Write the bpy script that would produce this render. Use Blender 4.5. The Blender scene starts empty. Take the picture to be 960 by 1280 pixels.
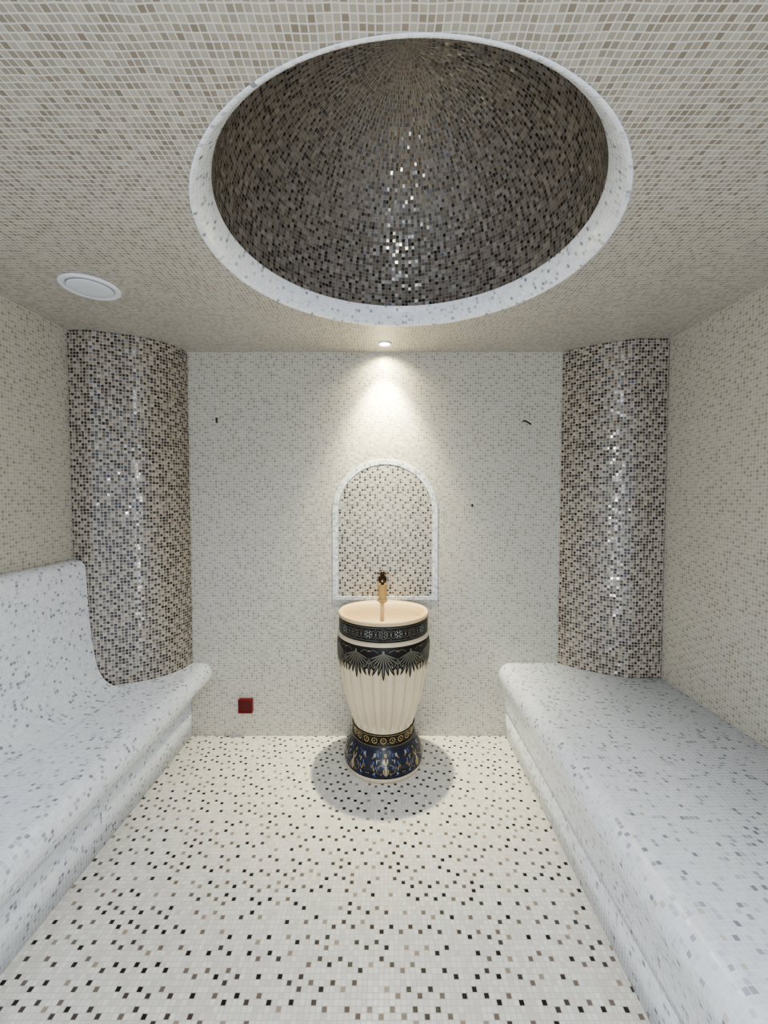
import bpy, math, random
from mathutils import Vector
random.seed(4)
PI = math.pi
col = bpy.context.scene.collection

# ------------------------------------------------------------------ helpers
def srgb(r, g, b):
    def f(c):
        c /= 255.0
        return c/12.92 if c <= .04045 else ((c+.055)/1.055)**2.4
    return (f(r), f(g), f(b), 1.0)

class MB:
    """collects faces (with material index and uv) and links them as ONE mesh"""
    def __init__(self):
        self.v = []; self.f = []; self.m = []; self.uv = []; self.sm = []
    def add(self, verts, faces, mi=0, uvs=None, smooth=True):
        o = len(self.v); self.v += [tuple(p) for p in verts]
        for f in faces:
            self.f.append([o+i for i in f]); self.m.append(mi); self.sm.append(smooth)
            self.uv.append([uvs[i] for i in f] if uvs else None)
    def grid(self, rows, uvrows=None, mi=0, close=False, smooth=True, flip=False):
        n = len(rows[0]); verts = [p for r in rows for p in r]
        uvs = [p for r in uvrows for p in r] if uvrows else None
        faces = []
        for i in range(len(rows)-1):
            for j in range(n if close else n-1):
                k = (j+1) % n
                f = [i*n+j, i*n+k, (i+1)*n+k, (i+1)*n+j]
                faces.append(f[::-1] if flip else f)
        self.add(verts, faces, mi, uvs, smooth)
    def build(self, name, mats, parent=None, boxuv=False):
        me = bpy.data.meshes.new(name)
        me.from_pydata(self.v, [], self.f)
        if not isinstance(mats, (list, tuple)): mats = [mats]
        for m in mats: me.materials.append(m)
        uvl = me.uv_layers.new(name='UVMap')
        for p in me.polygons:
            p.material_index = self.m[p.index]; p.use_smooth = self.sm[p.index]
            u = self.uv[p.index]
            n = p.normal
            for k, li in enumerate(p.loop_indices):
                if u: uvl.data[li].uv = u[k]
                else:
                    c = me.vertices[me.loops[li].vertex_index].co
                    a = (abs(n.x), abs(n.y), abs(n.z))
                    if a[2] >= a[0] and a[2] >= a[1]: uvl.data[li].uv = (c.x, c.y)
                    elif a[1] >= a[0]: uvl.data[li].uv = (c.x, c.z)
                    else: uvl.data[li].uv = (c.y, c.z)
        me.update()
        o = bpy.data.objects.new(name, me); col.objects.link(o)
        if parent: o.parent = parent
        return o

def box(mb, x0, x1, y0, y1, z0, z1, mi=0):
    v = [(x, y, z) for x in (x0, x1) for y in (y0, y1) for z in (z0, z1)]
    f = [(0,1,3,2), (4,6,7,5), (0,4,5,1), (2,3,7,6), (0,2,6,4), (1,5,7,3)]
    mb.add(v, f, mi, None, False)

def thing(name, loc, label, cat, group=None):
    o = bpy.data.objects.new(name, None); col.objects.link(o)
    o.location = loc; o.empty_display_size = .1
    o['label'] = label; o['category'] = cat
    if group: o['group'] = group
    return o
def tag(o, label, cat, group=None):
    o['label'] = label; o['category'] = cat
    if group: o['group'] = group
    return o
def struct(o):
    o['kind'] = 'structure'; return o

def extrude(mb, prof, y0, y1, seg=1, mi=0, uoff=0):
    """closed (x,z) profile swept along y, with metre uvs and end caps"""
    n = len(prof); cum = [0]
    for i in range(n):
        a, b = prof[i], prof[(i+1) % n]
        cum.append(cum[-1]+math.hypot(a[0]-b[0], a[1]-b[1]))
    P = prof+[prof[0]]
    rows = []; uvr = []
    for k in range(seg+1):
        y = y0+(y1-y0)*k/seg
        rows.append([(p[0], y, p[1]) for p in P]); uvr.append([(y, cum[i]+uoff) for i in range(n+1)])
    mb.grid(rows, uvr, mi, False, True)
    for y, fl in ((y0, 0), (y1, 1)):
        idx = list(range(n)); mb.add([(p[0], y, p[1]) for p in prof], [idx[::-1] if fl else idx], mi, [(p[0], p[1]) for p in prof], False)

def arc(cx, cz, r, a0, a1, n, rz=None):
    rz = rz or r
    return [(cx+r*math.cos(a0+(a1-a0)*i/n), cz+rz*math.sin(a0+(a1-a0)*i/n)) for i in range(n+1)]
def bez(p0, p1, p2, p3, n):
    o = []
    for i in range(1, n+1):
        t = i/n; s = 1-t
        o.append(tuple(s**3*p0[k]+3*s*s*t*p1[k]+3*s*t*t*p2[k]+t**3*p3[k] for k in (0, 1)))
    return o

# ------------------------------------------------------------------ materials
def plain(name, c, rough=.4, metal=0, coat=0, emit=None, estr=0, var=0.0, spec=.5):
    m = bpy.data.materials.new(name); m.use_nodes = True
    nt = m.node_tree; b = nt.nodes['Principled BSDF']
    b.inputs['Base Color'].default_value = c; b.inputs['Roughness'].default_value = rough
    b.inputs['Metallic'].default_value = metal; b.inputs['Coat Weight'].default_value = coat
    b.inputs['Coat Roughness'].default_value = .08; b.inputs['Specular IOR Level'].default_value = spec
    if emit:
        b.inputs['Emission Color'].default_value = emit; b.inputs['Emission Strength'].default_value = estr
    if var:
        tc = nt.nodes.new('ShaderNodeTexCoord'); nz = nt.nodes.new('ShaderNodeTexNoise'); nz.inputs['Scale'].default_value = 22
        nz.inputs['Detail'].default_value = 5
        mx = nt.nodes.new('ShaderNodeMix'); mx.data_type = 'RGBA'; mx.blend_type = 'MULTIPLY'; mx.inputs[0].default_value = var
        mx.inputs[6].default_value = c
        nt.links.new(tc.outputs['Object'], nz.inputs['Vector']); nt.links.new(nz.outputs['Fac'], mx.inputs[7])
        nt.links.new(mx.outputs[2], b.inputs['Base Color'])
    return m

def mosaic(name, palette, grout, pitch=.0168, gap=.13, rough=.2, tilt=(.04, .04, .04), wob=.10, spec=.5, accents=None, share=.1, jit=.35):
    """square glass/stone tesserae on a metre uv: colour per cell, grout lines, each tile tipped a little.
    the colours are dealt evenly over the sheet (quasi-random lattice plus jitter), as on factory mixed sheets.
    accents: a second palette laid on an even share of the cells"""
    m = bpy.data.materials.new(name); m.use_nodes = True
    nt = m.node_tree; N = nt.nodes; L = nt.links; b = N['Principled BSDF']
    def nd(t, **k):
        o = N.new(t)
        for a, v in k.items(): setattr(o, a, v)
        return o
    def vm(op, a, bb=None, s=None):
        o = nd('ShaderNodeVectorMath', operation=op); L.new(a, o.inputs[0])
        if bb is not None:
            if isinstance(bb, tuple): o.inputs[1].default_value = bb
            else: L.new(bb, o.inputs[1])
        if s is not None: o.inputs['Scale'].default_value = s
        return o.outputs[0]
    def ma(op, a, bb=None):
        o = nd('ShaderNodeMath', operation=op); L.new(a, o.inputs[0])
        if bb is not None:
            if isinstance(bb, (int, float)): o.inputs[1].default_value = bb
            else: L.new(bb, o.inputs[1])
        return o.outputs[0]
    def ramp(pal, fac):
        cr = nd('ShaderNodeValToRGB'); cr.color_ramp.interpolation = 'CONSTANT'
        el = cr.color_ramp.elements; acc = 0; tot = sum(w for w, c in pal)
        for i, (w, c) in enumerate(pal):
            e = el[i] if i < 2 else el.new(acc/tot)
            e.position = acc/tot; e.color = c; acc += w
        L.new(fac, cr.inputs['Fac']); return cr.outputs['Color']
    uv = nd('ShaderNodeUVMap', uv_map='UVMap').outputs[0]
    nz = nd('ShaderNodeTexNoise', noise_dimensions='2D'); nz.inputs['Scale'].default_value = 14; nz.inputs['Detail'].default_value = 0
    L.new(uv, nz.inputs['Vector'])
    sub = vm('MULTIPLY', vm('SUBTRACT', nz.outputs['Color'], (.5, .5, .5)), (wob*3, wob*3, 0))
    ad = vm('ADD', vm('MULTIPLY', uv, (1/pitch, 1/pitch, 0)), sub)
    fl = vm('FLOOR', ad); fr = vm('FRACTION', ad)
    wn2 = nd('ShaderNodeTexWhiteNoise', noise_dimensions='2D'); L.new(vm('ADD', fl, (17.25, 5.25, 0)), wn2.inputs['Vector'])
    dt = nd('ShaderNodeVectorMath', operation='DOT_PRODUCT'); L.new(fl, dt.inputs[0]); dt.inputs[1].default_value = (.7548777, .5698403, 0)
    jt = ma('MULTIPLY', wn2.outputs['Value'], jit)
    val = ma('FRACT', ma('ADD', ma('ADD', dt.outputs['Value'], jt), 200.0))
    if accents:
        wn = nd('ShaderNodeTexWhiteNoise', noise_dimensions='2D'); L.new(vm('ADD', fl, (3.25, 8.25, 0)), wn.inputs['Vector'])
        c = ramp(palette, wn.outputs['Value'])
        lt = ma('LESS_THAN', val, share)
        c2 = ramp(accents, wn.outputs['Value'])
        mx = nd('ShaderNodeMix', data_type='RGBA'); L.new(lt, mx.inputs[0]); L.new(c, mx.inputs[6]); L.new(c2, mx.inputs[7]); c = mx.outputs[2]
    else:
        c = ramp(palette, val)
    mr = nd('ShaderNodeMapRange'); L.new(wn2.outputs['Value'], mr.inputs['Value']); mr.inputs['To Min'].default_value = .92; mr.inputs['To Max'].default_value = 1.05
    hs = nd('ShaderNodeHueSaturation'); L.new(c, hs.inputs['Color']); L.new(mr.outputs[0], hs.inputs['Value'])
    ab = vm('ABSOLUTE', vm('SUBTRACT', fr, (.5, .5, 0)))
    sp = nd('ShaderNodeSeparateXYZ'); L.new(ab, sp.inputs[0])
    mxm = nd('ShaderNodeMath', operation='SMOOTH_MAX'); L.new(sp.outputs[0], mxm.inputs[0]); L.new(sp.outputs[1], mxm.inputs[1]); mxm.inputs[2].default_value = .1
    gm = nd('ShaderNodeMapRange'); L.new(mxm.outputs[0], gm.inputs['Value'])
    gm.inputs['From Min'].default_value = .5-gap/2-.05; gm.inputs['From Max'].default_value = .5-gap/2+.05
    mc = nd('ShaderNodeMix', data_type='RGBA'); L.new(gm.outputs[0], mc.inputs[0]); L.new(hs.outputs[0], mc.inputs[6]); mc.inputs[7].default_value = grout
    L.new(mc.outputs[2], b.inputs['Base Color'])
    rr = nd('ShaderNodeMapRange'); L.new(gm.outputs[0], rr.inputs['Value']); rr.inputs['To Min'].default_value = rough; rr.inputs['To Max'].default_value = .75
    L.new(rr.outputs[0], b.inputs['Roughness'])
    b.inputs['Specular IOR Level'].default_value = spec
    ge = nd('ShaderNodeNewGeometry')
    t1 = vm('MULTIPLY', vm('SUBTRACT', wn2.outputs['Color'], (.5, .5, .5)), tuple(2*t for t in tilt))
    L.new(vm('NORMALIZE', vm('ADD', ge.outputs['Normal'], t1)), b.inputs['Normal'])
    return m

M_wall = mosaic('cream_wall_mosaic', [(28, srgb(190,185,172)), (16, srgb(172,165,151)), (22, srgb(183,177,164)), (10, srgb(158,151,137)), (24, srgb(194,190,180))],
                srgb(208,206,200), pitch=.0152, rough=.3, gap=.17, jit=.25)
M_ceil = mosaic('beige_ceiling_mosaic', [(26, srgb(170,162,149)), (22, srgb(155,146,133)), (24, srgb(180,174,163)), (12, srgb(144,134,121)), (16, srgb(166,159,149))],
                srgb(212,210,206), pitch=.0152, gap=.17, rough=.3)
M_dark = mosaic('brown_black_mosaic', [(15, srgb(54,45,42)), (20, srgb(150,139,126)), (14, srgb(80,69,63)), (19, srgb(174,164,151)), (9, srgb(40,34,33)), (23, srgb(114,102,92))],
                srgb(186,179,169), pitch=.0160, gap=.16, rough=.11, tilt=(.04, .04, .20), spec=.8, jit=.14)
M_dome = mosaic('dome_taupe_mosaic', [(14, srgb(52,46,44)), (26, srgb(130,123,116)), (10, srgb(78,71,67)), (22, srgb(112,105,99)), (22, srgb(140,133,126)), (6, srgb(98,85,77))],
                srgb(140,134,128), pitch=.0150, gap=.13, rough=.13, tilt=(.09, .36, .36), spec=.8, jit=.22)
M_niche = mosaic('niche_mosaic', [(24, srgb(172,166,157)), (16, srgb(92,85,80)), (22, srgb(150,144,135)), (16, srgb(46,41,41)), (22, srgb(186,181,174))],
                 srgb(196,193,188), pitch=.0150, gap=.15, rough=.25, jit=.08, wob=.05)
M_white = mosaic('white_marble_mosaic', [(58, srgb(241,245,252)), (26, srgb(233,238,248)), (6, srgb(211,217,228)), (6, srgb(184,189,201)), (2.8, srgb(154,159,171)), (1.2, srgb(213,211,209))],
                 srgb(241,245,252), pitch=.0148, gap=.13, rough=.25, wob=.25, jit=.8)
M_border = mosaic('niche_border_mosaic', [(50, srgb(230,234,240)), (24, srgb(216,220,228)), (12, srgb(188,192,201)), (8, srgb(166,170,179)), (6, srgb(206,204,200))],
                 srgb(206,210,217), pitch=.0150, gap=.15, rough=.25, wob=.1, jit=.8)
M_floor = mosaic('white_floor_mosaic', [(55, srgb(239,236,230)), (45, srgb(229,225,218))],
                 srgb(203,199,193), pitch=.0162, gap=.13, rough=.25, tilt=(.03, .03, .03), wob=.04, share=.128, jit=.06,
                 accents=[(30, srgb(40,36,35)), (26, srgb(80,71,67)), (24, srgb(124,112,103)), (16, srgb(164,149,136)), (4, srgb(222,218,212))])
M_ivory = plain('ivory_ceramic', srgb(212,197,170), .25, coat=.4, var=.12)
M_bowl = plain('glazed_bowl', srgb(206,182,146), .5)
M_gold = plain('gold_leaf', srgb(164,144,102), .36, metal=.45)
M_pewter = plain('dull_pewter', srgb(116,112,100), .4, metal=.3)
M_silver = plain('pale_silver_paint', srgb(166,166,166), .4)
M_black = plain('black_glaze', srgb(26,23,21), .4, spec=.3)
M_navy = plain('navy_glaze', srgb(22,25,44), .24, coat=.15)
M_blue = plain('soft_blue_paint', srgb(88,106,158), .3)
M_bronze = plain('dark_bronze', srgb(54,39,28), .34, metal=.6)
M_brass = plain('aged_pale_brass', srgb(164,144,110), .42, metal=.1)
M_plast = plain('white_plastic', srgb(228,233,240), .4)
M_plast2 = plain('pale_grey_plastic', srgb(222,227,235), .45)
M_gap = plain('dark_gap', srgb(170,172,176), .7)
M_red = plain('red_plastic', srgb(88,6,12), .4)
M_redr = plain('red_plastic_rim', srgb(108,12,18), .4)
M_wire = plain('black_cable', srgb(18,17,18), .5)
M_chrome = plain('chrome', srgb(210,212,216), .15, metal=1)
M_lamp = plain('lit_lens', (1, .9, .72, 1), .4, emit=(1, .88, .66, 1), estr=14)

# ------------------------------------------------------------------ room  (camera stands at x=0,y=0)
H = 2.30; D = 2.473; XL = -1.61; XR = 1.53; Y0 = -1.0
HC = 1.457; F = 520.0; PITCH = math.atan(20/520)
mb = MB(); box(mb, XL-.1, XR+.1, Y0, D+.1, -.08, 0); struct(mb.build('floor', M_floor))
mb = MB(); box(mb, XL-.1, XR+.1, D, D+.1, 0, H); struct(mb.build('wall_back', M_wall))
mb = MB(); box(mb, XL-.1, XL, Y0, D, 0, H); struct(mb.build('wall_left', M_wall))
mb = MB(); box(mb, XR, XR+.1, Y0, D, 0, H); struct(mb.build('wall_right', M_wall))

# ceiling with the oval opening of the dome
CX, CY, RX, RY = .072, 1.444, .662, .652
x0, x1, y0_, y1_ = XL-.1, XR+.1, Y0, D+.1
angs = [2*PI*i/144 for i in range(144)]+[math.atan2(y-CY, x-CX) % (2*PI) for x in (x0, x1) for y in (y0_, y1_)]
angs = sorted(set(angs))
inner = [(CX+RX*math.cos(a), CY+RY*math.sin(a), H) for a in angs]
outer = []
for a in angs:
    c, s = math.cos(a), math.sin(a); t = 1e9
    if abs(c) > 1e-9: t = min(t, ((x1 if c > 0 else x0)-CX)/c)
    if abs(s) > 1e-9: t = min(t, ((y1_ if s > 0 else y0_)-CY)/s)
    outer.append((CX+t*c, CY+t*s, H))
mb = MB(); mb.grid([inner, outer], None, 0, True, False)
ceil = struct(mb.build('ceiling', M_ceil))
# rounded pale lip round the opening
prof = [(1.006, -.002), (1.001, -.003), (.992, -.001), (.980, .006), (.965, .017), (.950, .030), (.936, .044), (.925, .058), (.918, .072)]
NA = 144
def ringrow(k, z, n=NA):
    return [(CX+RX*k*math.cos(2*PI*i/n), CY+RY*k*math.sin(2*PI*i/n), H+z) for i in range(n+1)]
circ = round(2*PI*.56/.0150)*.0150
circ2 = round(2*PI*.64/.0148)*.0148
rows = []; uvr = []; cum = 0
for i, (k, z) in enumerate(prof):
    if i: cum += math.hypot((prof[i-1][0]-k)*.655, prof[i-1][1]-z)
    rows.append(ringrow(k, z)); uvr.append([(circ2*j/NA, cum) for j in range(NA+1)])
mb = MB(); mb.grid(rows, uvr, 0, False, True)
mb.build('dome_rim', M_white, ceil)
# hemispherical dome
rows = []; uvr = []; nd_ = 40; HD = .59; k0 = .918
for i in range(nd_+1):
    a = PI/2*i/nd_*.99995
    rows.append(ringrow(k0*math.cos(a), .072+HD*math.sin(a))); uvr.append([(circ*j/NA, .62*a) for j in range(NA+1)])
mb = MB(); mb.grid(rows, uvr, 0, False, True)
mb.build('dome', M_dome, ceil)

# ------------------------------------------------------------------ benches
SZ = .452
YB = D-.002
lb = thing('bench', (0, 0, 0), 'white marble mosaic bench with a tall curved backrest along the left wall', 'bench')
mb = MB(); extrude(mb, [(XL+.002, .001), (-1.166, .001), (-1.166, .199), (XL+.002, .199)], -.7, YB, 1); mb.build('base', M_white, lb)
nose = arc(-1.101, SZ-.062, .062, PI/2, -PI*.22, 16)
a = nose[-1]
nose += bez(a, (a[0]-.030, a[1]-.036), (-1.158, .300), (-1.166, .201), 12)
mb = MB(); extrude(mb, [(XL+.002, SZ)]+[(-1.40, SZ)]+nose+[(XL+.002, .201)], -.7, YB, 1, uoff=.007); mb.build('seat', M_white, lb)
bp_ = [(XL+.002, 1.128), (-1.585, 1.128), (-1.566, 1.122), (-1.552, 1.108), (-1.545, 1.088), (-1.542, 1.04), (-1.536, .9), (-1.528, .78), (-1.515, .66), (-1.500, .575), (-1.482, .525), (-1.452, .487), (-1.42, .468), (-1.385, .457), (-1.35, SZ+.001), (XL+.002, SZ+.001)]
def smoothp(p, n=2):
    for _ in range(n):
        q = [p[0]]
        for i in range(len(p)-1):
            a, b = p[i], p[i+1]
            q += [(a[0]*.75+b[0]*.25, a[1]*.75+b[1]*.25), (a[0]*.25+b[0]*.75, a[1]*.25+b[1]*.75)]
        q.append(p[-1]); p = q
    return p
mb = MB(); extrude(mb, smoothp(bp_[:-1])+[bp_[-1]], -.7, 2.140, 1, uoff=.003); mb.build('backrest', M_white, lb)

rb = thing('bench', (0, 0, 0), 'wide white mosaic bench without a backrest along the right wall', 'bench')
mb = MB(); extrude(mb, [(XR-.002, .001), (XR-.002, .149), (.736, .149), (.736, .001)], -.7, YB, 1); mb.build('base', M_white, rb)
nose = arc(.764, SZ-.072, .072, PI/2, PI*1.06, 18)
a = nose[-1]
nose += bez(a, (a[0]+.008, a[1]-.045), (.732, .270), (.736, .151), 12)
mb = MB(); extrude(mb, [(XR-.002, .151), (XR-.002, SZ)]+nose, -.7, YB, 1); mb.build('seat', M_white, rb)

# ------------------------------------------------------------------ corner columns
def column(sign, xb, xk, yk, xw, label, h0, h1, tb):
    # plan outline: leaves the back wall at heading h0, bends evenly to h1 at tb, then runs straight; fitted to its chord
    A = Vector((xb, D-.003)); B = Vector((xk, yk)); n = 60; raw = [Vector((0, 0))]
    for i in range(n):
        t = (i+.5)/n; h = math.radians(h0+(h1-h0)*min(1, t/tb))
        raw.append(raw[-1]+Vector((sign*math.cos(h), -math.sin(h)))/n)
    e = raw[-1]; d = B-A
    ang = math.atan2(d.y, d.x)-math.atan2(e.y, e.x); sc = d.length/e.length; ca, sa = math.cos(ang)*sc, math.sin(ang)*sc
    pts = [A+Vector((p.x*ca-p.y*sa, p.x*sa+p.y*ca)) for p in raw]
    pts += [Vector((xk+(xw-xk)*.5, yk)), Vector((xw, yk))]
    cum = [0]
    for i in range(len(pts)-1): cum.append(cum[-1]+(pts[i+1]-pts[i]).length)
    mb = MB(); rows = []; uvr = []
    for z in (SZ+.001, H-.001):
        rows.append([(p_.x, p_.y, z) for p_ in pts]); uvr.append([(c, z) for c in cum])
    mb.grid(rows, uvr, 0, False, True, flip=(sign > 0))
    loop = pts+[Vector((xw, D-.003))]
    for z in (SZ+.001, H-.001):
        mb.add([(p_.x, p_.y, z) for p_ in loop], [list(range(len(loop)))], 0, None, False)
    for a, b in ((loop[-2], loop[-1]), (loop[0], loop[-1])):
        mb.add([(a.x, a.y, SZ+.001), (b.x, b.y, SZ+.001), (b.x, b.y, H-.001), (a.x, a.y, H-.001)], [[0,1,2,3]], 0, None, False)
    return tag(mb.build('corner_column', M_dark), label, 'column')
column(-1, -1.153, -1.505, 2.143, XL+.002, 'rounded dark brown mosaic corner column at the end of the bench with a backrest', 80, 16, .66)
column(1, 1.047, 1.36, 2.260, XR-.002, 'rounded dark brown mosaic corner column standing on the backless right bench', 46, 16, 1.0)

# ------------------------------------------------------------------ arched niche on the back wall
nx, zs, zb = .007, 1.362, .834
def arch(hw, top_r, zbot, n=40):
    p = [(nx-hw, zbot)]
    p += [(nx-hw, zbot+(zs-zbot)*i/6) for i in range(1, 6)]
    p += [(nx+hw*math.cos(PI-PI*i/n), zs+top_r*math.sin(PI-PI*i/n)) for i in range(n+1)]
    p += [(nx+hw, zs-(zs-zbot)*i/6) for i in range(1, 6)]
    p += [(nx+hw, zbot)]
    p += [(nx+hw-2*hw*i/6, zbot) for i in range(1, 6)]
    return p
ni = thing('wall_niche', (nx, D, zb), 'arched mosaic panel with pale border above the washbasin', 'niche')
def at0(o):   # children built in world space under a moved empty
    o.matrix_parent_inverse = o.parent.matrix_basis.inverted(); return o
BW = .032
steps = [(0, .001), (.0004, .003), (.0012, .0038), (.002, .004), (BW-.002, .004), (BW-.0008, .0038), (BW-.0004, .0034), (BW, .002)]
rows = []; uvr = []
base = arch(.314, .314, zb); cum = [0]
for i in range(len(base)): 
    a, b = base[i], base[(i+1) % len(base)]; cum.append(cum[-1]+math.hypot(a[0]-b[0], a[1]-b[1]))
v = 0
for i, (k, h) in enumerate(steps):
    if i: v += math.hypot(k-steps[i-1][0], h-steps[i-1][1])
    p = arch(.314-k, .314-k, zb+k*.75); p.append(p[0])
    rows.append([(x, D-h, z) for x, z in p]); uvr.append([(c, v-.0045) for c in cum])
mb = MB(); mb.grid(rows, uvr, 0, False, False); at0(mb.build('border', M_border, ni))
p = arch(.314-BW, .314-BW, zb+BW*.75)
mb = MB(); cx_ = (nx, D-.0022, 1.2)
mb.add([(x, D-.0022, z) for x, z in p]+[cx_], [[i, (i+1) % len(p), len(p)] for i in range(len(p))], 0, None, False)
at0(mb.build('panel', M_niche, ni))

# ------------------------------------------------------------------ pedestal washbasin
BX, BY = -.003, 2.252
PROF = [(0, .206), (.030, .213), (.034, .213), (.055, .2155), (.08, .213), (.105, .203), (.13, .188), (.152, .173), (.166, .165), (.232, .164), (.27, .175), (.32, .191), (.40, .214), (.50, .235),
        (.58, .246), (.64, .249), (.69, .248), (.715, .244), (.735, .240), (.815, .238), (.9, .238)]
def R(z):
    for i in range(len(PROF)-1):
        a, b = PROF[i], PROF[i+1]
        if a[0] <= z <= b[0]:
            # catmull-rom
            p0 = PROF[max(i-1, 0)]; p3 = PROF[min(i+2, len(PROF)-1)]
            t = (z-a[0])/(b[0]-a[0])
            m0 = (b[1]-p0[1])/(b[0]-p0[0]+1e-9)*(b[0]-a[0]); m1 = (p3[1]-a[1])/(p3[0]-a[0]+1e-9)*(b[0]-a[0])
            return (2*t**3-3*t*t+1)*a[1]+(t**3-2*t*t+t)*m0+(-2*t**3+3*t*t)*b[1]+(t**3-t*t)*m1
    return PROF[-1][1]
def bpt(th, z, r, back=.86):
    x = r*math.sin(th); y = -r*math.cos(th)
    if y > 0: y *= back
    return (x, y, z)
def surf(th, z, off=0): return bpt(th, z, R(z)+off)
def lathe(mb, zr, mi=0, n=96, back=None, cap0=False, cap1=False, fn=None):
    rows = []
    for i, (z, r) in enumerate(zr):
        bk = back[i] if back else .86
        rows.append([bpt(2*PI*j/n, z, (fn(2*PI*j/n, z, r) if fn else r), bk) for j in range(n)])
    mb.grid(rows, None, mi, True, True)
    if cap0: mb.add(rows[0], [list(range(n))[::-1]], mi, None, False)
    if cap1: mb.add(rows[-1], [list(range(n))], mi, None, False)
def stroke(mb, pts, ws, th0, zr, mi, off, close=False):
    """ribbon painted on the pot: pts in metres (s along the girth, z), ws half widths"""
    L_ = []; R_ = []; n = len(pts)
    for i in range(n):
        a = pts[max(i-1, 0)]; b = pts[min(i+1, n-1)]
        if close: a = pts[(i-1) % n]; b = pts[(i+1) % n]
        dx, dz = b[0]-a[0], b[1]-a[1]; l = math.hypot(dx, dz)+1e-9; px, pz = -dz/l, dx/l
        w = ws[i] if isinstance(ws, (list, tuple)) else ws
        for lst, s in ((L_, 1), (R_, -1)):
            q = (pts[i][0]+px*w*s, pts[i][1]+pz*w*s)
            lst.append(surf(th0+q[0]/R(zr), max(q[1], .001), off))
    if close: L_.append(L_[0]); R_.append(R_[0])
    mb.grid([L_, R_], None, mi, False, True)
def petal(mb, s, z, ang, ln, w, th0, zr, mi, off, curl=0, n=8):
    pts = []; ws = []; x, y = s, z
    for i in range(n+1):
        t = i/n; pts.append((x, y)); a = ang+curl*t
        x += math.cos(a)*ln/n; y += math.sin(a)*ln/n
        ws.append(w*max(math.sin(PI*min(1, (t*.93+.035)))**.8*(.45+.75*t), .0004))
    stroke(mb, pts, ws, th0, zr, mi, off)
def ring(mb, s, z, r, w, th0, zr, mi, off, n=18, sx=1):
    stroke(mb, [(s+r*sx*math.cos(2*PI*i/n), z+r*math.sin(2*PI*i/n)) for i in range(n)], w, th0, zr, mi, off, True)
def dot(mb, s, z, r, th0, zr, mi, off, n=10):
    v_ = [surf(th0+(s+r*math.cos(2*PI*i/n))/R(zr), z+r*math.sin(2*PI*i/n), off) for i in range(n)]
    mb.add(v_, [list(range(n))], mi, None, False)

pb = thing('pedestal_basin', (BX, BY, 0), 'ivory fluted pedestal washbasin with black, gold and navy ornament below the arched panel', 'washbasin')
def zr(z0, z1, n): return [(z0+(z1-z0)*i/n, R(z0+(z1-z0)*i/n)) for i in range(n+1)]
mb = MB(); lathe(mb, [(.001, .200), (.005, .206), (.014, .2115), (.024, .2135), (.030, .2125), (.033, .204)], cap0=True, cap1=True); mb.build('foot', M_ivory, pb)

# navy bell with gold tulips and fine blue sprays
mb = MB(); lathe(mb, zr(.031, .168, 18), 0)
K = 7
for k in range(K):
    t0 = 2*PI*k/K+.06
    z0 = .046
    for sg in (-1, 1):
        petal(mb, 0, z0, PI/2-sg*.25, .050, .0050, t0, .1, 1, .0016, sg*.9)
        petal(mb, 0, z0+.004, PI/2-sg*.9, .040, .0040, t0, .1, 1, .0016, sg*1.6)
        petal(mb, sg*.003, z0+.054, PI/2-sg*.7, .026, .0038, t0, .12, 1, .0016, sg*1.2)
        sp = [(sg*(.018+.028*math.sin(a*.9)), .080+.020*math.cos(a)) for a in [i*.5 for i in range(8)]]
        stroke(mb, sp, .0010, t0, .1, 1, .0017)
        for q in range(4):
            petal(mb, sg*(.048+.009*q), .046+.024*q, PI/2-sg*(1.1-.5*q), .020, .0032, t0, .1, 1 if q % 2 else 4, .0016, sg*.9)
            petal(mb, sg*(.066-.009*q), .054+.024*q, PI/2+sg*(1.2-.4*q), .019, .0029, t0, .1, 4 if q % 2 else 2, .0016, -sg*.9)
            petal(mb, sg*(.028+.009*q), .052+.025*q, PI/2+sg*(.9-.4*q), .016, .0024, t0, .1, 4 if q % 2 else 1, .0016, -sg*.9)
        for q in range(5): dot(mb, sg*.058+.005*math.cos(q*1.257), .136+.005*math.sin(q*1.257), .0028, t0, .12, 2, .0018, 8)
        for q in range(5): dot(mb, sg*.070+.005*math.cos(q*1.257), .092+.005*math.sin(q*1.257), .0026, t0, .1, 1, .0018, 8)
        dot(mb, sg*.034, .118, .0030, t0, .12, 1, .0018)
        dot(mb, sg*.028, .146, .0028, t0, .12, 4, .0018)
        dot(mb, sg*.082, .060, .0032, t0, .12, 1, .0018)
    petal(mb, 0, z0, PI/2, .068, .0042, t0, .1, 2, .0018)
    for q in range(5): dot(mb, .005*math.cos(q*1.257), .136+.005*math.sin(q*1.257), .0028, t0, .13, 1, .0018, 8)
mb.build('base', [M_navy, M_gold, M_silver, M_pewter, M_blue], pb)

# collar with gold rings
mb = MB(); lathe(mb, [(.166, .163), (.169, .170), (.175, .171), (.178, .1655), (.222, .1645), (.225, .170), (.231, .170), (.234, .163)], 0)
K = 22
for zz in (.172, .228):
    stroke(mb, [(.166*2*PI*i/80, zz) for i in range(80)], .0014, 0, .2, 1, .0062 if zz < .2 else .0068, True)
for k in range(K):
    t0 = 2*PI*k/K
    ring(mb, 0, .200, .0140, .0022, t0, .2, 1, .0022)
    dot(mb, 0, .200, .0040, t0, .2, 1, .0022)
    for zz in (.186, .214): dot(mb, .0235, zz, .0020, t0, .2, 1, .0022, 6)
mb.build('collar', [M_black, M_gold], pb)

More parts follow.
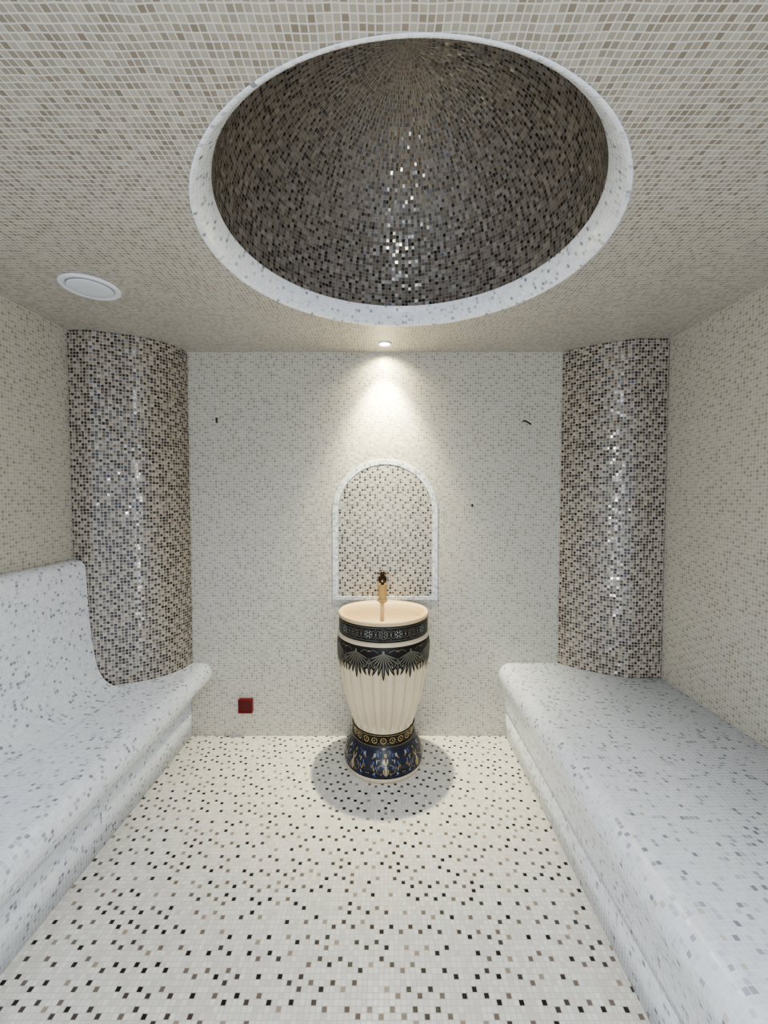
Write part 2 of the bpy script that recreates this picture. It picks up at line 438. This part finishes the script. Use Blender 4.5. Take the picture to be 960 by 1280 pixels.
# fluted body
NF = 22
def flute(th, z, r):
    e = min(1, max(0, (z-.236)/.03))*min(1, max(0, (.63-z)/.05)); e = e*e*(3-2*e)
    c = abs(math.cos(NF*th/2))
    return r-e*(.019*c**3.2)
mb = MB(); lathe(mb, zr(.233, .660, 40), 0, n=NF*16, fn=flute); mb.build('body', M_ivory, pb)
# charcoal and pewter palmette leaves hang over the flutes, ragged at the tips
K = 11
frieze = MB(); lathe(frieze, zr(.655, .716, 8), 0, fn=lambda th, z, r: r+.0014)
for k in range(K):
    t0 = 2*PI*k/K
    for i in range(-5, 6):
        a = -PI/2+i*.215; ln = .124-.006*abs(i)-(.016 if i % 2 else 0)
        petal(frieze, 0, .690, a, ln+.016, .0092, t0, .62, 0, .0022+.0001*(i % 2), i*.02)
        petal(frieze, 0, .690, a, ln-.006, .0032, t0, .62, 2, .0044, i*.02)
    dot(frieze, 0, .694, .006, t0, .65, 2, .0046)
    t1 = t0+PI/K
    for i in (-1, 0, 1):
        petal(frieze, 0, .664, -PI/2+i*.35, .092-.020*abs(i), .008, t1, .62, 0, .0020)
        petal(frieze, 0, .664, -PI/2+i*.35, .070-.018*abs(i), .0026, t1, .62, 2, .0046)
    for sg in (-1, 1):
        sp = [(sg*(.006+.022*(1-math.cos(a))), .692+.010*math.sin(a*1.4)) for a in [i*.3 for i in range(9)]]
        stroke(frieze, sp, .0012, t1, .68, 2, .0046)
    dot(frieze, 0, .698, .0036, t1, .69, 1, .0046)
frieze.build('palmette_frieze', [M_black, M_gold, M_pewter, M_silver], pb)

# ivory fillet and black lace band
mb = MB(); lathe(mb, [(.713, .243), (.716, .2475), (.724, .2495), (.732, .2475), (.736, .240)], 0); mb.build('fillet', M_ivory, pb)
mb = MB(); lathe(mb, [(.734, .2385), (.738, .240), (.75, .2405), (.80, .2405), (.818, .239)], 0)
K = 20
for k in range(K):
    t0 = 2*PI*k/K; o = .0042
    for q in range(6):
        petal(mb, .004*math.cos(q*PI/3), .777+.004*math.sin(q*PI/3), q*PI/3, .015, .0026, t0, .777, 1 if k % 2 else 2, o)
    ring(mb, 0, .777, .0215, .0009, t0, .777, 2, o+.0003, 24)
    for sz in (-1, 1):
        for sx in (-1, 1):
            sp = [(.0375+sx*(.012-.010*math.cos(a)), .777+sz*(.004+.014*math.sin(a))) for a in [i*.35 for i in range(10)]]
            stroke(mb, sp, .0010, t0, .777, 2, o+.0002)
        dot(mb, .0375, .777+sz*.022, .0024, t0, .777, 2, o, 8)
    dot(mb, .0375, .777, .0030, t0, .777, 1, o, 8)
for zz in (.747, .808):
    stroke(mb, [(.24*2*PI*i/90, zz) for i in range(90)], .0011, 0, .777, 2, .0036, True)
mb.build('band', [M_black, M_silver, M_pewter], pb)

# bowl: rolled rim, deck at the back, hollow
bowl = [(.815, .238, .86), (.818, .2425, .86), (.826, .2455, .86), (.834, .2440, .86), (.839, .2385, .855), (.840, .232, .82), (.838, .225, .74), (.831, .2185, .70), (.80, .210, .68), (.765, .195, .68), (.735, .165, .70), (.718, .12, .74), (.712, .06, .8), (.711, .024, .86)]
mb = MB(); lathe(mb, [(z, r) for z, r, b in bowl], 0, back=[b for z, r, b in bowl], cap1=True)
mb.build('bowl', M_bowl, pb)
mb = MB(); lathe(mb, [(.7115, .030), (.7145, .029), (.7155, .022), (.7145, .004)], 0, n=32, back=[.86]*4, cap1=True)
mb.build('drain', M_chrome, pb)

# tap
def lath2(mb, c, zr_, n=28, cap=True):
    rows = [[(c[0]+r*math.cos(2*PI*j/n), c[1]+r*math.sin(2*PI*j/n), c[2]+z) for j in range(n)] for z, r in zr_]
    mb.grid(rows, None, 0, True, True)
    if cap:
        mb.add(rows[-1], [list(range(n))], 0, None, False); mb.add(rows[0], [list(range(n))[::-1]], 0, None, False)
def tube(mb, pts, rs, n=12):
    pts = [Vector(p) for p in pts]; rows = []
    for i, p in enumerate(pts):
        d = (pts[min(i+1, len(pts)-1)]-pts[max(i-1, 0)]).normalized()
        u = d.cross(Vector((.13, .31, .94)));  u = u.normalized(); w = d.cross(u)
        r = rs[i] if isinstance(rs, (list, tuple)) else rs
        rows.append([tuple(p+(u*math.cos(2*PI*j/n)+w*math.sin(2*PI*j/n))*r) for j in range(n)])
    mb.grid(rows, None, 0, True, True)
    mb.add(rows[0], [list(range(n))[::-1]], 0, None, False); mb.add(rows[-1], [list(range(n))], 0, None, False)
fx, fy, fz = -.006, .180, .840
mb = MB(); lath2(mb, (fx, fy, fz), [(-.002, .028), (.006, .029), (.010, .027), (.014, .024), (.02, .0245), (.085, .0265), (.094, .029), (.100, .0295), (.106, .026), (.112, .020)])
fau = mb.build('faucet', M_brass, pb)
mb = MB(); tube(mb, [(fx, fy-.010, fz+.112), (fx, fy-.028, fz+.122), (fx, fy-.042, fz+.125), (fx, fy-.054, fz+.122), (fx, fy-.060, fz+.114), (fx, fy-.061, fz+.108)], [.012, .0115, .011, .0108, .0105, .0115], 14)
mb.build('spout', M_bronze, fau)
mb = MB(); lath2(mb, (fx, fy, fz), [(.111, .019), (.118, .024), (.130, .026), (.142, .023), (.150, .013), (.158, .010), (.166, .012), (.172, .009), (.176, .003)])
for sg in (-1, 1):
    tube(mb, [(fx, fy, fz+.160), (fx+sg*.016, fy, fz+.161), (fx+sg*.028, fy, fz+.164), (fx+sg*.033, fy, fz+.165)], [.0045, .0042, .006, .0035], 10)
    tube(mb, [(fx, fy, fz+.160), (fx, fy+sg*.016, fz+.161), (fx, fy+sg*.024, fz+.164)], [.004, .0038, .005], 10)
mb.build('handle', M_bronze, fau)

# ------------------------------------------------------------------ ceiling fittings
dl = thing('downlight', (.004, 2.338, H), 'small round lit downlight in the ceiling above the basin', 'downlight')
mb = MB(); lath2(mb, (0, 0, 0), [(-.001, .040), (-.005, .039), (-.007, .034), (-.005, .028), (-.002, .027)], 36, False); mb.build('trim_ring', M_plast, dl)
mb = MB(); lath2(mb, (0, 0, 0), [(-.0015, .026), (-.0035, .022), (-.0045, .010), (-.0046, .002)], 32); mb.build('lens', M_lamp, dl)

vt = thing('ceiling_vent', (-1.185, 1.712, H), 'round white vent disc in the ceiling over the left bench', 'vent')
S = .94
mb = MB(); lath2(mb, (0, 0, 0), [(z, r*S) for z, r in [(-.001, .114), (-.004, .1135), (-.007, .110), (-.009, .104), (-.0085, .096), (-.006, .090), (-.003, .088)]], 64, False); mb.build('rim', M_plast, vt)
mb = MB(); lath2(mb, (0, 0, 0), [(z, r*S) for z, r in [(-.0015, .091), (-.003, .091), (-.003, .02)]], 48); mb.build('backing', M_gap, vt)
mb = MB(); lath2(mb, (0, 0, 0), [(z, r*S) for z, r in [(-.003, .02), (-.005, .03), (-.006, .083), (-.008, .0865), (-.010, .082), (-.011, .05), (-.0112, .004)]], 64); mb.build('disc', M_plast2, vt)

# ------------------------------------------------------------------ wall fittings
jb = thing('junction_box', (-.834, D, .193), 'dark red square electrical box low on the back wall', 'electrical box')
mb = MB()
def rrect(hw, hh, r, n=5):
    p = []
    for cx, cz, a0 in ((hw-r, hh-r, 0), (-hw+r, hh-r, PI/2), (-hw+r, -hh+r, PI), (hw-r, -hh+r, 3*PI/2)):
        p += [(cx+r*math.cos(a0+PI/2*i/n), cz+r*math.sin(a0+PI/2*i/n)) for i in range(n+1)]
    return p
rows = [[(x, -y, z) for x, z in rrect(h, h, .006)] for h, y in ((.043, .001), (.043, .020), (.041, .023), (.037, .023), (.036, .018))]
mb.grid(rows, None, 0, True, False); mb.build('frame', M_redr, jb)
mb = MB(); q = rrect(.0365, .0365, .004)
mb.add([(x, -.018, z) for x, z in q], [list(range(len(q)))], 0, None, False)
for sx in (-1, 1): lathes = [(sx*.028+.004*math.cos(2*PI*i/10), -.0186, .004*math.sin(2*PI*i/10)) for i in range(10)]; mb.add(lathes, [list(range(10))], 1, None, False)
mb.build('cover', [M_red, M_wire], jb)

def cable(pts, label):
    mb = MB(); tube(mb, pts, .0045, 8); return tag(mb.build('cable_end', M_wire), label, 'cable')
cable([(-.985, D+.002, 1.915), (-.984, D-.014, 1.912), (-.981, D-.020, 1.900), (-.978, D-.022, 1.885)], 'short black cable end sticking out of back wall beside the left column')
cable([(.822, D+.002, 1.90), (.828, D-.016, 1.897), (.842, D-.026, 1.886), (.858, D-.030, 1.874)], 'short black cable end slanting from back wall beside the right column')
mb = MB(); tube(mb, [(.524, D+.002, 1.402), (.524, D-.006, 1.402), (.525, D-.008, 1.401)], .007, 10)
tag(mb.build('wall_plug', M_wire), 'tiny dark plug in back wall right of the arched panel', 'plug')

# ------------------------------------------------------------------ lights
def light(name, kind, loc, energy, color, target=None, **k):
    l = bpy.data.lights.new(name, kind); l.energy = energy; l.color = color
    for a, v_ in k.items(): setattr(l, a, v_)
    o = bpy.data.objects.new(name, l); col.objects.link(o); o.location = loc
    if target is not None: o.rotation_euler = (Vector(target)-Vector(loc)).to_track_quat('-Z', 'Y').to_euler()
    return o
light('downlight_beam', 'SPOT', (.004, 2.352, H-.010), 210, (1, .93, .60), (.004, 2.475, 1.2), spot_size=math.radians(72), spot_blend=1, shadow_soft_size=.022)
light('downlight_spill', 'SPOT', (.004, 2.368, H-.010), 22, (1, .93, .60), (.004, 2.473, 2.0), spot_size=math.radians(135), spot_blend=1, shadow_soft_size=.022)
light('downlight_floor', 'SPOT', (.004, 2.335, H-.012), 24, (1, .95, .84), (.004, 2.0, 0), spot_size=math.radians(110), spot_blend=1, shadow_soft_size=.015)
for x, y in ((-.95, -.3), (.95, -.3), (.05, -.3)):
    light('entrance_downlight', 'SPOT', (x, y, H-.012), 42, (.82, .90, 1.0), (x*1.0, .62, 0), spot_size=math.radians(120), spot_blend=.85, shadow_soft_size=.04)
light('doorway_light', 'AREA', (.02, -.98, 1.15), 12, (.84, .91, 1.0), (.02, 2, 1.15), shape='RECTANGLE', size=.34, size_y=1.5)
light('added_glint_light', 'AREA', (.05, -.35, 1.2), 8, (1, .90, .66), (.05, 2, 1.5), shape='DISK', size=.15)  # unseen warm disk light added behind camera for glints on columns and dome

w = bpy.data.worlds.new('World'); bpy.context.scene.world = w; w.use_nodes = True
bg = w.node_tree.nodes['Background']; bg.inputs[0].default_value = (.64, .79, 1, 1); bg.inputs[1].default_value = 1.2
try:
    bpy.context.scene.view_settings.view_transform = 'AgX'
    bpy.context.scene.view_settings.look = 'AgX - Medium High Contrast'
except Exception: pass

# ------------------------------------------------------------------ camera
cam = bpy.data.cameras.new('camera'); co = bpy.data.objects.new('camera', cam); col.objects.link(co)
co.location = (0, 0, HC); co.rotation_euler = (PI/2-PITCH, 0, 0)
cam.sensor_fit = 'VERTICAL'; cam.sensor_height = 36; cam.lens = F/1280*36; cam.clip_start = .02
bpy.context.scene.camera = co
